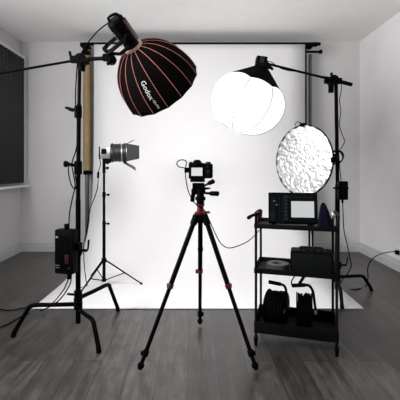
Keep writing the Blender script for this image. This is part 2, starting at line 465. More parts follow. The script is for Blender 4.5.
# ---- softbox lamp
Cs = at(162, 87.5, 2.74)
ax = V((0.475, 0.64, -0.61)).normalized()
SL = 0.365; R0 = 0.055; RR = 0.293; NS = 16
a_, u_, w_ = frame(ax)
neck = Cs - ax * SL
PH = 0.27
def s_r(t): return R0 + (RR - R0) * (1 - (1 - t) ** 2.1) ** 0.62
def s_pt(t, phi, off=0.0):
    seg = 2 * PI / NS; k = math.floor((phi - PH) / seg); p0 = PH + k * seg; f = (phi - p0) / seg
    r = s_r(t)
    def P(p, rr): return neck + ax * (t * SL) + (u_ * math.cos(p) + w_ * math.sin(p)) * rr
    q = P(p0, r).lerp(P(p0 + seg, r), f)
    rad = (q - (neck + ax * (t * SL))).normalized()
    sag = 0.008 * math.sin(f * PI) * (r / RR) * 0.5
    return q + rad * (off - sag)
t = thing('softbox_lamp', neck - ax * 0.3, 'large black dome softbox with red piping on its studio lamp, hanging from the left boom', 'studio light')
bm = NB(); rows = []
TN = 18; PN = NS * 4
for i in range(TN + 1):
    tt = (i / TN) ** 1.6
    rows.append([bm.verts.new(s_pt(tt, PH + 2 * PI * k / PN + 1e-6)) for k in range(PN)])
for i in range(TN):
    for k in range(PN): bm.faces.new((rows[i][k], rows[i][(k + 1) % PN], rows[i + 1][(k + 1) % PN], rows[i + 1][k]))
sb = obj('softbox', bm, 'black_fabric', t, ang=60)
md = sb.modifiers.new('thick', 'SOLIDIFY'); md.thickness = 0.003
for k in range(NS):
    phi = PH + 2 * PI * k / NS + 1e-5
    bm = NB(); tube(bm, [s_pt((i / 14) ** 1.6, phi, 0.001) for i in range(15)], 0.0016, 6); obj('seam_piping', bm, 'piping', sb, 'thin red seam piping')
bm = NB(); tube(bm, [s_pt(1.0, PH + 2 * PI * k / PN + 1e-5, 0.0) for k in range(PN)], 0.004, 6, closed=True); obj('rim_binding', bm, 'black_fabric', sb)
bm = NB()
cv = bm.verts.new(neck + ax * (SL - 0.03))
vs = [bm.verts.new(s_pt(0.93, PH + 2 * PI * k / PN + 1e-5, -0.006)) for k in range(PN)]
for k in range(PN): bm.faces.new((cv, vs[k], vs[(k + 1) % PN]))
obj('diffuser', bm, 'diffuser', sb, 'glowing white front diffuser')
# lettering on the panel facing the camera
def lettering(text, size, t0, phi0, par, italic=False):
    cu = bpy.data.curves.new('txt', 'FONT'); cu.body = text; cu.size = size; cu.extrude = 0; cu.resolution_u = 3
    cu.offset = size * 0.006
    to = bpy.data.objects.new('txt', cu); COL.objects.link(to)
    dg = bpy.context.evaluated_depsgraph_get(); dg.update()
    me = bpy.data.meshes.new_from_object(to.evaluated_get(dg))
    bpy.data.objects.remove(to)
    g = bmesh.new(); g.from_mesh(me); bpy.data.meshes.remove(me)
    bmesh.ops.subdivide_edges(g, edges=[e for e in g.edges if e.calc_length() > size * 0.3], cuts=1)
    # arc length table along the profile
    N = 200; tab = [(0, 0.0)]
    for i in range(1, N + 1):
        ta, tb = (i - 1) / N, i / N
        d = math.hypot(SL / N, s_r(tb) - s_r(ta)); tab.append((tb, tab[-1][1] + d))
    def t_of(s):
        for i in range(1, len(tab)):
            if tab[i][1] >= s:
                f = (s - tab[i - 1][1]) / (tab[i][1] - tab[i - 1][1]); return tab[i - 1][0] + f / N
        return 1.0
    base = [x for x in tab if x[0] >= t0][0][1]
    for v in g.verts:
        tt = t_of(base + v.co.x); rr = s_r(tt)
        v.co = s_pt(tt, phi0 + SGN * v.co.y / rr, 0.0035)
    return obj('lettering', g, 'print', par, smooth=False)
SGN = 1
# find the angle phi that points towards the camera and to the requested picture position
def best_phi(target, tt):
    best = None
    for k in range(720):
        p = PI * k / 360
        q = s_pt(tt, p + 1e-5)
        nrm = (u_ * math.cos(p) + w_ * math.sin(p))
        if nrm.dot(q - V((0, 0, CAM_Z))) > 0: continue
        x = CX + F * q.x / q.y; y = CY - F * (q.z - CAM_Z) / q.y
        d = math.hypot(x - target[0], y - target[1])
        if best is None or d < best[0]: best = (d, p)
    return best[1]
tmid = 0.60
pc = best_phi((145, 92), tmid)
seg = 2 * PI / NS
pc = PH + (math.floor((pc - PH) / seg) + 0.5) * seg
qa = s_pt(0.5, pc); qb = s_pt(0.5, pc + 0.05)
# letters' tops must point to the picture's right when reading downwards
SGN = 1 if (qb.x > qa.x) else -1
lettering('Godox', 0.048, 0.37, pc - SGN * 0.085, sb)
lettering('QR-P70', 0.022, 0.74, pc - SGN * 0.035, sb)
# speed ring
bm = NB(); lathe(bm, neck - ax * 0.012, ax, [(0, 0.050), (0, 0.064), (0.014, 0.068), (0.018, 0.064), (0.018, 0.050)], 40, False, False)
obj('speed_ring', bm, 'ring_orange', t, 'pale copper speed ring')
# lamp body
lb = neck - ax * 0.012
bm = NB()
lathe(bm, lb, -ax, [(0, 0.050), (0.03, 0.056), (0.035, 0.052), (0.06, 0.052), (0.065, 0.056), (0.15, 0.056), (0.155, 0.062), (0.195, 0.062), (0.21, 0.052), (0.21, 0.03)], 8, phase=PI / 8)
body = obj('lamp_body', bm, 'black_plastic', t, ang=25)
bm = NB()
e1 = (V((1, 0, 0)) - ax * ax.x).normalized()
e2 = ax.cross(e1).normalized()
Rb = Matrix((e1, e2, ax)).transposed()
box(bm, lb - ax * 0.10 + e1 * 0.052 , (0.016, 0.062, 0.16), Rb, 0.004)
obj('side_panel', bm, 'dark_red', body, 'dark red side panel')
bm = NB()
for s in range(5): box(bm, lb - ax * (0.05 + 0.022 * s) - e2 * 0.0 - e1 * 0.052, (0.006, 0.06, 0.010), Rb)
obj('cooling_fins', bm, 'grey_plastic', body)
bm = NB()
tube(bm, smooth_path([lb - ax * 0.20 - e1 * 0.03 , lb - ax * 0.228 - e1 * 0.03, lb - ax * 0.235, lb - ax * 0.228 + e1 * 0.035, lb - ax * 0.20 + e1 * 0.035], 4), 0.009)
obj('carry_handle', bm, 'black_plastic', body)
# yoke
yk = at(105.5, 51, 2.46)
bm = NB()
pv = lb - ax * 0.09
for s in (-1, 1):
    sd = (V((0.0, -1, 0)) - ax * (-ax.y)).normalized() * s * 0.068
    pts = [yk + V((0.01, 0, -0.005)), yk + sd * 0.75 + V((0.0, 0, 0.0)), yk.lerp(pv, 0.25) + sd, pv + sd * 1.02]
    for i in range(len(pts) - 1):
        d = pts[i + 1] - pts[i]; a2, u2, w2 = frame(d)
        box(bm, (pts[i] + pts[i + 1]) / 2, (0.010, 0.026, d.length + 0.012), Matrix((u2, w2, a2)).transposed(), 0.002)
    cyl(bm, pv + sd * 0.8, pv + sd * 1.35, 0.022, bev=0.003)
d = kn + V((0.005, 0, 0)) - yk
cyl(bm, kn + V((0.0, 0, 0.0)), yk + V((0.0, 0, 0.01)), 0.014)
obj('yoke', bm, 'black_metal', t)
bm = NB(); tube(bm, [yk + V((0.01, 0, -0.015)), at(120, 54, 2.44), at(129, 47, 2.42)], 0.012); obj('tilt_bracket', bm, 'black_metal', t)

# cable from lamp to control box
lampback = lb - ax * 0.19
cable('lamp_cable', [lampback + V((-0.03, 0, 0.0)), at(104, 26, 2.42), at(95, 34, 2.46), at(85, 47, 2.50), at(78.5, 60, 2.50), at(76.5, 75, 2.54), at(75.5, 100, 2.55), at(77, 118, 2.555),
                     at(78, 135, 2.56), at(76, 150, 2.56), at(72, 163, 2.56), at(73, 172, 2.56), at(75, 186, 2.56), at(72, 200, 2.56), at(69.5, 214, 2.54), at(69, 224, 2.52), at(69, 231, 2.515)], 0.0042,
      'black power cable running from the big softbox lamp down to its control box')
cable('hanging_cable_loop', [at(69, 162, 2.555), at(68.5, 172, 2.55), at(71, 184, 2.55), at(75, 189, 2.552), at(76.5, 184, 2.552), at(75, 174, 2.552), at(74.5, 165, 2.553)], 0.0042,
      'short loop of black cable hung on the middle lock of the left stand')

# control box
t = thing('control_box', at(67, 273, 2.50), 'tall black lamp control box with red marks clamped to the left stand', 'control unit')
Rz = Matrix.Rotation(math.radians(-14), 3, 'Z')
bc = at(66.3, 251, 2.52)
bm = NB(); box(bm, bc, (0.135, 0.075, 0.30), Rz, 0.012); bo = obj('case', bm, 'black_plastic', t)
bm = NB(); box(bm, bc + Rz @ V((0, -0.038, 0.0)), (0.105, 0.006, 0.24), Rz, 0.004); obj('front_panel', bm, 'black_gloss', t)
bm = NB()
box(bm, bc + Rz @ V((0.03, -0.0425, -0.045)), (0.028, 0.004, 0.06), Rz, 0.001)
box(bm, bc + Rz @ V((0.045, -0.0425, -0.105)), (0.014, 0.004, 0.012), Rz, 0.001)
obj('status_panel', bm, 'dark_red', t, 'dark red marks')
bm = NB(); box(bm, bc + Rz @ V((-0.045, -0.0425, 0.10)), (0.018, 0.003, 0.012), Rz); obj('display', bm, 'screen_ui_bright', t, 'small pale indicator')
bm = NB(); box(bm, bc + Rz @ V((-0.04, -0.0425, -0.09)), (0.03, 0.003, 0.006), Rz); box(bm, bc + Rz @ V((-0.04, -0.0425, -0.105)), (0.03, 0.003, 0.004), Rz); obj('printed_lines', bm, 'grey_plastic', t)
bm = NB(); cyl(bm, bc + Rz @ V((0.0, 0, 0.145)), bc + Rz @ V((0.0, 0, 0.185)), 0.014); obj('cable_connector', bm, 'black_plastic', t)
bm = NB(); cyl(bm, bc + Rz @ V((0.02, 0, -0.145)), bc + Rz @ V((0.02, 0, -0.19)), 0.012); obj('cable_connector', bm, 'black_plastic', t)
bm = NB(); box(bm, bc + Rz @ V((0.072, 0.03, 0.03)), (0.04, 0.05, 0.05), Rz, 0.006); obj('mounting_clamp', bm, 'black_metal', t)

z0 = 0.006
def fl(px, py): # floor point
    Y = CAM_Z * F / (py - CY); return V(((px - CX) / F * Y, Y, z0))
cable('floor_cable', [bc + Rz @ V((0.02, 0, -0.18)), at(66, 285, 2.53), at(62, 292, 2.60), fl(52, 304), fl(40, 307), fl(22, 309), fl(8, 311), fl(-12, 308)], 0.0045,
      'black cable from the control box across the floor at left, farther of two')
cable('floor_cable', [bc + Rz @ V((0.04, 0, -0.15)), at(70, 284, 2.53), at(62, 297, 2.52), at(54, 304, 2.6), fl(42, 311), fl(22, 317), fl(8, 325), fl(-10, 331)], 0.0045,
      'black cable from the control box across the floor at left, nearer of two')

# ---- light stand with fresnel
c2 = V((-0.856, 3.60, 0))
t = thing('light_stand', c2, 'slim black folding light stand with braced legs on the left part of the white paper', 'light stand')
PT = 0.0045
bm = NB(); cyl(bm, c2 + V((0, 0, 0.045)), c2 + V((0, 0, 0.62)), 0.0155); obj('column', bm, 'black_metal', t)
bm = NB(); cyl(bm, c2 + V((0, 0, 0.61)), c2 + V((0, 0, 0.90)), 0.013); obj('riser', bm, 'black_metal', t)
bm = NB(); cyl(bm, c2 + V((0, 0, 0.89)), c2 + V((0, 0, 1.14)), 0.011); obj('riser', bm, 'black_metal', t)
for z in (0.61, 0.89, ):
    bm = NB(); cyl(bm, c2 + V((0, 0, z - 0.025)), c2 + V((0, 0, z + 0.025)), 0.017, bev=0.003)
    cyl(bm, c2 + V((0, 0, z)), c2 + V((0.045, -0.01, z)), 0.006); cyl(bm, c2 + V((0.035, -0.01, z)), c2 + V((0.055, -0.01, z)), 0.012, bev=0.003); obj('section_lock', bm, 'black_metal', t)
bm = NB(); cyl(bm, c2 + V((0, 0, 0.23)), c2 + V((0, 0, 0.275)), 0.024, bev=0.004); obj('leg_collar', bm, 'black_metal', t)
bm = NB(); cyl(bm, c2 + V((0, 0, 0.045)), c2 + V((0, 0, 0.075)), 0.022, bev=0.004); obj('brace_collar', bm, 'black_metal', t)
for azd in (5, 125, 245):
    d = V((math.cos(math.radians(azd)), math.sin(math.radians(azd)), 0))
    sd = V((-d.y, d.x, 0)) * 0.008
    A = c2 + d * 0.02 + V((0, 0, 0.25)); B = c2 + d * 0.365 + V((0, 0, 0.013))
    bm = NB(); tube(bm, [A + sd, B], 0.006, 8); tube(bm, [A - sd, B], 0.006, 8); lg = obj('leg', bm, 'black_metal', t)
    e = (B - A).normalized()
    bm = NB(); cyl(bm, B - e * 0.02, B + e * 0.006, 0.0095, 12); obj('foot_cap', bm, 'rubber', lg)
    bm = NB(); tube(bm, [c2 + d * 0.015 + V((0, 0, 0.06)), A.lerp(B, 0.52)], 0.005, 8); obj('brace', bm, 'black_metal', t)

t = thing('fresnel_lamp', (c2.x, c2.y, 1.11), 'small round black lamp with open barn doors and silver back on the slim stand', 'studio light')
fa = V((0.97, 0.20, 0.015)).normalized(); _, fu, fw = frame(fa)
back = V((c2.x + 0.012, c2.y, 1.297))
Rf = Matrix((fa, fa.cross(V((0, 0, 1))).normalized() * -1, V((0, 0, 1)))).transposed()
bm = NB(); box(bm, back + V((0.0, 0, 0.0)), (0.10, 0.10, 0.115), Rf, 0.012); hs = obj('rear_housing', bm, 'steel', t, 'silver rear housing')
bm = NB(); box(bm, back + Rf @ V((-0.012, -0.052, 0.012)), (0.05, 0.008, 0.05), Rf, 0.004); box(bm, back + Rf @ V((-0.052, 0, 0)), (0.014, 0.10, 0.12), Rf, 0.004); obj('rear_cover', bm, 'black_plastic', hs, 'black rear cover')
bm = NB(); lathe(bm, back + fa * 0.048, fa, [(0, 0.065), (0.005, 0.088), (0.02, 0.095), (0.03, 0.095), (0.032, 0.087), (0.085, 0.087), (0.087, 0.093), (0.095, 0.093), (0.097, 0.086), (0.125, 0.086), (0.128, 0.094), (0.15, 0.094), (0.15, 0.078)], 36)
br_ = obj('lamp_barrel', bm, 'mid_grey', t, 'dark grey metal barrel')
bm = NB(); ring(bm, back + fa * 0.155, fa, 0.086, 0.007); ring(bm, back + fa * 0.20, fa, 0.088, 0.005); ring(bm, back + fa * 0.182, fa, 0.088, 0.004)
obj('filter_ring', bm, 'steel', t, 'silver accessory ring')
up = V((0, 0, 1)); sdv = Rf @ V((0, 1, 0))
def door(base, wdir, outdir, w0, w1, ln, name='barn_door'):
    bm = NB()
    p = [base - wdir * w0 / 2, base + wdir * w0 / 2, base + wdir * w1 / 2 + outdir * ln, base - wdir * w1 / 2 + outdir * ln]
    n = wdir.cross(outdir).normalized() * 0.0012
    A = [bm.verts.new(q + n) for q in p]; B = [bm.verts.new(q - n) for q in p]
    bm.faces.new(A); bm.faces.new(B[::-1])
    for i in range(4): bm.faces.new((A[i], B[i], B[(i + 1) % 4], A[(i + 1) % 4]))
    return obj(name, bm, 'mid_grey', t, smooth=False)
fb = back + fa * 0.20
door(fb + up * 0.088, sdv, (fa * 0.55 + up * 0.25 - sdv * 0.3).normalized(), 0.10, 0.15, 0.09)
door(fb - up * 0.088 - fa * 0.03, (sdv + up * 0.22).normalized(), (fa * 0.85 - up * 0.5).normalized(), 0.12, 0.17, 0.14)
door(fb - sdv * 0.080, up, (fa * 0.97 - sdv * 0.22).normalized(), 0.175, 0.125, 0.125)
door(fb + sdv * 0.080, up, (fa * 0.9 + sdv * 0.4).normalized(), 0.16, 0.115, 0.12)
bm = NB()
box(bm, back + V((0.03, 0, -0.078)), (0.05, 0.03, 0.045), None, 0.005)
cyl(bm, (c2.x, c2.y, 1.10), (c2.x, c2.y, 1.245), 0.0155)
for z in (1.20, 1.15): 
    cyl(bm, (c2.x, c2.y, z), (c2.x + 0.035, c2.y - 0.02, z), 0.006); cyl(bm, (c2.x + 0.03, c2.y - 0.02, z), (c2.x + 0.048, c2.y - 0.03, z), 0.014, bev=0.003)
obj('stand_bracket', bm, 'black_plastic', t)
cable('fresnel_cable', [back + V((-0.055, -0.03, -0.02)), at(100.5, 164, 3.52), at(98.5, 172, 3.52), at(98, 182, 3.5), at(97, 190, 3.5), at(93.5, 200, 3.5), at(90, 209, 3.48), at(88, 222, 3.45), at(86, 234, 3.4), at(84, 244, 3.4), at(84, 262, 3.42), at(86, 280, 3.5), V((-1.02, 3.58, 0.010)), V((-1.1, 3.5, 0.010))], 0.0042,
      'thin black cable hanging from the small barn door lamp down to the paper')
bm = NB(); cyl(bm, at(98.3, 172, 3.512), at(98, 178, 3.505), 0.011, bev=0.002)
tag(obj('inline_switch', bm, 'black_plastic'), 'small black inline switch on the cable below the barn door lamp', 'switch')

# ---- camera tripod
tc_ = V((0.052, 2.29, 0))
feet = [V((-0.294, 2.085, 0)), V((0.361, 2.085, 0)), V((0.058, 2.70, 0))]
t = thing('tripod', tc_, 'tall black tripod with red leg locks standing in the middle carrying the camera', 'tripod')
apz = 0.850
bm = NB(); cyl(bm, tc_ + V((0, 0, apz - 0.03)), tc_ + V((0, 0, apz + 0.02)), 0.036, bev=0.006); obj('shoulder', bm, 'black_metal', t)
bm = NB(); cyl(bm, tc_ + V((0, 0, apz - 0.20)), tc_ + V((0, 0, apz + 0.02)), 0.014); cyl(bm, tc_ + V((0, 0, apz - 0.215)), tc_ + V((0, 0, apz - 0.19)), 0.017, bev=0.003); obj('centre_column', bm, 'black_metal', t)
bm = NB(); lathe(bm, tc_ + V((0, 0, apz + 0.012)), (0, 0, 1), [(0, 0.030), (0.004, 0.037), (0.016, 0.037), (0.02, 0.022), (0.05, 0.020), (0.055, 0.026), (0.066, 0.026)], 32)
cyl(bm, tc_ + V((0.02, -0.02, apz + 0.028)), tc_ + V((0.055, -0.035, apz + 0.03)), 0.008)
obj('column_lock', bm, 'red', t, 'red column lock')
for i, f in enumerate(feet):
    d = (f - tc_).normalized()
    A = tc_ + d * 0.035 + V((0, 0, apz - 0.005)); B = V((f.x, f.y, 0.02))
    def P(s): return A.lerp(B, s)
    bm = NB(); cyl(bm, P(-0.01), P(0.47), 0.0150, 20); cyl(bm, P(-0.02), P(0.05), 0.021, 20, 0.004); lg = obj('leg', bm, 'black_metal', t)
    bm = NB(); cyl(bm, P(0.47), P(0.90), 0.0122, 20); obj('middle_section', bm, 'black_metal', lg)
    bm = NB(); cyl(bm, P(0.90), P(0.975), 0.0115, 16); obj('lower_section', bm, 'black_metal', lg)
    bm = NB(); cyl(bm, P(0.46), P(0.49), 0.019, 20, 0.003)
    s_ = V((-d.y, d.x, 0)) * (-1 if i == 0 else 1)
    box(bm, P(0.475) + s_ * 0.022 + V((0, -0.008, 0)), (0.020, 0.016, 0.026), None, 0.003)
    obj('leg_lock', bm, 'dark_red' if i == 0 else 'red', lg, 'red leg lock')
    bm = NB(); cyl(bm, P(0.885), P(0.925), 0.018, 20, 0.003); box(bm, P(0.905) + V((-0.018 if i == 0 else 0.018, 0, 0)), (0.018, 0.016, 0.024), None, 0.003); obj('leg_lock', bm, 'black_plastic', lg, 'black lower leg lock')
    bm = NB(); lathe(bm, P(0.965), (B - A), [(0, 0.012), (0.006, 0.019), (0.022, 0.019), (0.028, 0.014), (0.036, 0.012)], 20); obj('rubber_foot', bm, 'rubber', lg)
# head
hz = apz + 0.098
bm = NB()
h0 = tc_ + V((0, 0, hz))
cyl(bm, h0 + V((0, 0, -0.03)), h0, 0.024, bev=0.003)
lathe(bm, h0, (0, 0, 1), [(0, 0.026), (0.004, 0.032), (0.022, 0.032), (0.026, 0.024), (0.045, 0.020), (0.05, 0.028), (0.075, 0.028), (0.08, 0.02)], 28)
cyl(bm, h0 + V((-0.055, 0, 0.050)), h0 + V((0.03, 0, 0.066)), 0.018, bev=0.004)
box(bm, h0 + V((-0.045, 0.0, 0.035)), (0.026, 0.04, 0.085), Matrix.Rotation(math.radians(8), 3, 'Y'), 0.006)
box(bm, h0 + V((-0.012, 0, 0.092)), (0.075, 0.06, 0.035), None, 0.008)
box(bm, h0 + V((-0.018, 0, 0.125)), (0.09, 0.065, 0.018), None, 0.004)
hd = obj('tripod_head', bm, 'black_metal', t)
bm = NB(); tube(bm, [h0 + V((0.02, 0, 0.047)), h0 + V((0.055, -0.03, 0.047)), h0 + V((0.062, -0.035, 0.047)), h0 + V((0.105, -0.055, 0.047)), h0 + V((0.11, -0.057, 0.047))], [0.007, 0.008, 0.014, 0.015, 0.011]); obj('pan_handle', bm, 'rubber', hd)
bm = NB(); tube(bm, [h0 + V((0.01, 0, 0.085)), h0 + V((0.045, -0.03, 0.105)), h0 + V((0.05, -0.032, 0.108)), h0 + V((0.078, -0.05, 0.122)), h0 + V((0.082, -0.052, 0.124))], [0.006, 0.007, 0.013, 0.015, 0.010]); obj('tilt_handle', bm, 'rubber', hd)
bm = NB(); tube(bm, [h0 + V((0.01, -0.02, 0.075)), h0 + V((0.06, -0.03, 0.078))], [0.012, 0.004]); obj('lock_lever', bm, 'black_metal', hd)

# camera on the head
cb = h0 + V((-0.002, 0, 0.134))
t = thing('camera', cb, 'black mirrorless camera seen from behind with a bright rear screen, on top of the tripod', 'camera')
bm = NB()
box(bm, cb + V((-0.018, 0, 0.050)), (0.105, 0.050, 0.098), None, 0.008)
box(bm, cb + V((0.053, 0.0, 0.050)), (0.05, 0.062, 0.092), None, 0.012)
bd = obj('body', bm, 'black_plastic', t)
bm = NB(); 
lathe(bm, cb + V((-0.018, 0.0, 0.086)), (0, 0, 1), [(0, 0.036), (0.012, 0.034), (0.026, 0.024), (0.032, 0.018)], 8, phase=PI / 8)
cyl(bm, cb + V((-0.018, -0.03, 0.102)), cb + V((-0.018, -0.045, 0.102)), 0.017, bev=0.003)
obj('viewfinder', bm, 'black_plastic', t)
bm = NB(); box(bm, cb + V((-0.020, -0.0265, 0.045)), (0.080, 0.005, 0.062), None, 0.002); sc = obj('screen_bezel', bm, 'black_gloss', t)
bm = NB(); box(bm, cb + V((-0.020, -0.0295, 0.045)), (0.068, 0.002, 0.050)); obj('rear_screen', bm, 'screen_white', sc, 'bright rear screen')
bm = NB()
cyl(bm, cb + V((0.048, -0.029, 0.045)), cb + V((0.048, -0.036, 0.045)), 0.012, bev=0.001); obj('control_wheel', bm, 'mid_grey', t)
for x_, z_ in ((0.045, 0.075), (0.048, 0.02)):
    bm = NB(); cyl(bm, cb + V((x_, -0.029, z_)), cb + V((x_, -0.035, z_)), 0.0055); obj('button', bm, 'mid_grey', t)
bm = NB(); cyl(bm, cb + V((0.050, 0.0, 0.095)), cb + V((0.050, 0.0, 0.106)), 0.016, bev=0.002); obj('mode_dial', bm, 'black_metal', t)
bm = NB(); cyl(bm, cb + V((-0.058, 0.0, 0.098)), cb + V((-0.058, 0.0, 0.106)), 0.010, bev=0.002); obj('mode_dial', bm, 'black_metal', t)
bm = NB(); lathe(bm, cb + V((-0.018, 0.02, 0.048)), (0, 1, 0), [(0, 0.034), (0.015, 0.036), (0.02, 0.038), (0.09, 0.039), (0.095, 0.041), (0.13, 0.041), (0.13, 0.034)], 32); ln = obj('lens', bm, 'black_plastic', t)
bm = NB(); cyl(bm, cb + V((-0.018, 0.146, 0.048)), cb + V((-0.018, 0.1505, 0.048)), 0.033); obj('front_glass', bm, 'lens_glass', ln)
bm = NB(); box(bm, cb + V((-0.082, 0.0, 0.055)), (0.03, 0.02, 0.032), None, 0.004); obj('cable_clamp', bm, 'black_plastic', t)
Yc = 2.28
cable('camera_cable', [at(186.5, 170, Yc), at(184.5, 168, Yc - .01), at(179, 166.8, Yc - .02), at(176.8, 163.5, Yc - .02), at(179, 160.5, Yc - .02), at(184, 160, Yc - .02), at(186.5, 162.5, Yc - .02), at(185.5, 168, Yc - .03), at(185.8, 178, Yc - .04), at(188, 190, Yc - .05), at(192.5, 200, Yc - .055), at(198, 206, Yc - .055), at(205, 211, Yc - .06), at(211, 224, Yc - .07),
                       at(217, 237, Yc - .05), at(222, 244.5, Yc), at(229, 248, 2.35), at(239, 245.5, 2.42), at(249, 240.5, 2.5), at(256, 234, 2.60), at(262, 227, 2.62), at(266, 222.5, 2.6)], 0.0032,
      'thin black cable looping from the camera down and sagging across to the trolley', k=6)

# ------------------------------------------------------------------ trolley
FL = V((0.415, 2.40, 0)); ang = math.radians(-16.5)
Rt = Matrix.Rotation(ang, 3, 'Z')
def T(x, y, z): return FL + Rt @ V((x, y, z))   # x along the front, y away from the camera
W, Dp = 0.49, 0.30
t = thing('trolley', T(W / 2, Dp / 2, 0), 'black three-shelf metal trolley on wheels at right, loaded with equipment', 'trolley')
for x in (0, W):
    for y in (0, Dp):
        topz = 0.86 if x == 0 else 0.80
        bm = NB(); cyl(bm, T(x, y, 0.055), T(x, y, topz if y == 0 else 0.80), 0.0085, 14); obj('post', bm, 'cart', t)
        bm = NB()
        wc = T(x, y, 0.027); ax_ = Rt @ V((1, 0, 0))
        cyl(bm, wc - ax_ * 0.009, wc + ax_ * 0.009, 0.0265, 24, 0.004); wh = obj('caster_wheel', bm, 'rubber', t)
        bm = NB(); box(bm, T(x, y, 0.045), (0.026, 0.03, 0.03), Rt, 0.004); obj('caster_fork', bm, 'cart', wh)
for zb, hh in ((0.76, 0.030), (0.470, 0.034), (0.085, 0.074)):
    bm = NB()
    box(bm, T(W / 2, Dp / 2, zb + 0.003), (W + 0.014, Dp + 0.014, 0.006), Rt)
    box(bm, T(W / 2, -0.0095, zb + hh / 2), (W + 0.02, 0.004, hh), Rt, 0.001)
    box(bm, T(W / 2, Dp + 0.0095, zb + hh / 2), (W + 0.02, 0.004, hh), Rt, 0.001)
    box(bm, T(-0.0095, Dp / 2, zb + hh / 2), (0.004, Dp + 0.02, hh), Rt, 0.001)
    box(bm, T(W + 0.0095, Dp / 2, zb + hh / 2), (0.004, Dp + 0.02, hh), Rt, 0.001)
    obj('shelf_tray', bm, 'cart', t)
bm = NB()
tube(bm, smooth_path([T(W, 0, 0.795), T(W + 0.01, 0.0, 0.845), T(W + 0.012, 0.03, 0.855), T(W + 0.012, Dp - 0.03, 0.855), T(W + 0.01, Dp, 0.845), T(W, Dp, 0.795)], 5), 0.0075)
# (push handle low at the right end, hidden behind the posts)
obj('push_handle', bm, 'cart', t)

# monitor
Rm = Matrix.Rotation(math.radians(-8), 3, 'Z') @ Matrix.Rotation(math.radians(-6), 3, 'X')
mb = T(0.215, 0.11, 0.766 + 0.0)
mc = at(292.7, 208.3, 2.46)
t = thing('monitor', V((mc.x, mc.y + 0.03, 0.766)), 'small black monitor showing a dark editing window with a pale picture, on the trolley top', 'monitor')
mw, mh = 0.316, 0.208
def Q(x, y, z): return mc + Rm @ V((x, y, z))
bm = NB(); box(bm, mc, (mw, 0.022, mh), Rm, 0.006); fr = obj('casing', bm, 'black_plastic', t)
bm = NB(); box(bm, Q(0, -0.0105, 0.002), (mw - 0.016, 0.003, mh - 0.022), Rm); sc = obj('screen', bm, 'screen_dark', t, 'lit dark screen')
bm = NB(); box(bm, Q(0.062, -0.0125, -0.006), (0.146, 0.002, 0.106), Rm); obj('picture_panel', bm, 'screen_pale', sc, 'pale grey picture area')
bm = NB()
for i in range(4): box(bm, Q(-0.128, -0.0125, 0.062 - i * 0.020), (0.030 - 0.006 * (i % 2), 0.002, 0.004), Rm)
for i in range(5): box(bm, Q(-0.132, -0.0125, -0.020 - i * 0.014), (0.020 + 0.006 * (i % 3), 0.002, 0.006), Rm)
for i in range(7): box(bm, Q(-0.046, -0.0125, 0.075 - i * 0.024), (0.020, 0.002, 0.015), Rm)
for i in range(5): box(bm, Q(-0.02 + i * 0.034, -0.0125, 0.074), (0.020, 0.002, 0.004), Rm)
box(bm, Q(-0.085, -0.0125, -0.010), (0.0015, 0.002, 0.17), Rm); box(bm, Q(-0.066, -0.0125, -0.010), (0.0015, 0.002, 0.17), Rm)
obj('interface_marks', bm, 'screen_ui', sc, 'dim interface rows')
bm = NB(); box(bm, Q(-0.104, -0.0128, 0.022), (0.010, 0.002, 0.005), Rm); box(bm, Q(-0.121, -0.0128, 0.046), (0.016, 0.002, 0.003), Rm); obj('interface_highlights', bm, 'screen_ui_bright', sc)
for s in (-1, 1):
    bm = NB(); p = Q(s * 0.12, 0, -mh / 2)
    box(bm, V((p.x, p.y + 0.02, 0.772)), (0.03, 0.10, 0.012), Matrix.Rotation(math.radians(-8), 3, 'Z'), 0.004); box(bm, V((p.x, p.y + 0.018, 0.80)), (0.022, 0.016, 0.06), Matrix.Rotation(math.radians(-8), 3, 'Z'), 0.003)
    obj('stand_foot', bm, 'black_plastic', t)

# navy pouch
bm = NB()
pc0 = at(326, 226, 2.34); pc0.z = 0.766
rows = []
for i in range(13):
    s = i / 12; z = s * 0.165
    wx = 0.040 * (1 - s) ** 0.8 + 0.016 * (1 - s * 0.3); wy = 0.030 * (1 - s) + 0.010
    if i == 12: wx, wy = 0.008, 0.004
    rows.append([bm.verts.new(pc0 + V((-0.018 * s + wx * math.cos(2 * PI * k / 20), wy * math.sin(2 * PI * k / 20) * (1 + 0.15 * math.sin(k * 2.2)), z))) for k in range(20)])
for i in range(12):
    for k in range(20): bm.faces.new((rows[i][k], rows[i][(k + 1) % 20], rows[i + 1][(k + 1) % 20], rows[i + 1][k]))
bm.faces.new(rows[0][::-1]); bm.faces.new(rows[-1])
tag(obj('cloth_pouch', bm, 'navy'), 'dark navy cloth pouch standing upright on the trolley top, right of the monitor', 'pouch')
bm = NB(); tube(bm, smooth_path([at(331.5, 212, 2.30), at(333.2, 214.5, 2.29), at(334.8, 217.5, 2.285)], 4), [0.004, 0.007, 0.009, 0.0095, 0.010, 0.011, 0.011, 0.009, 0.007], 10)
tube(bm, [at(334.8, 217.5, 2.285), T(W - 0.01, 0.01, 0.795)], 0.005, 8)
tag(obj('metal_clip', bm, 'steel'), 'small shiny metal clip on the right corner of the trolley top', 'clip')

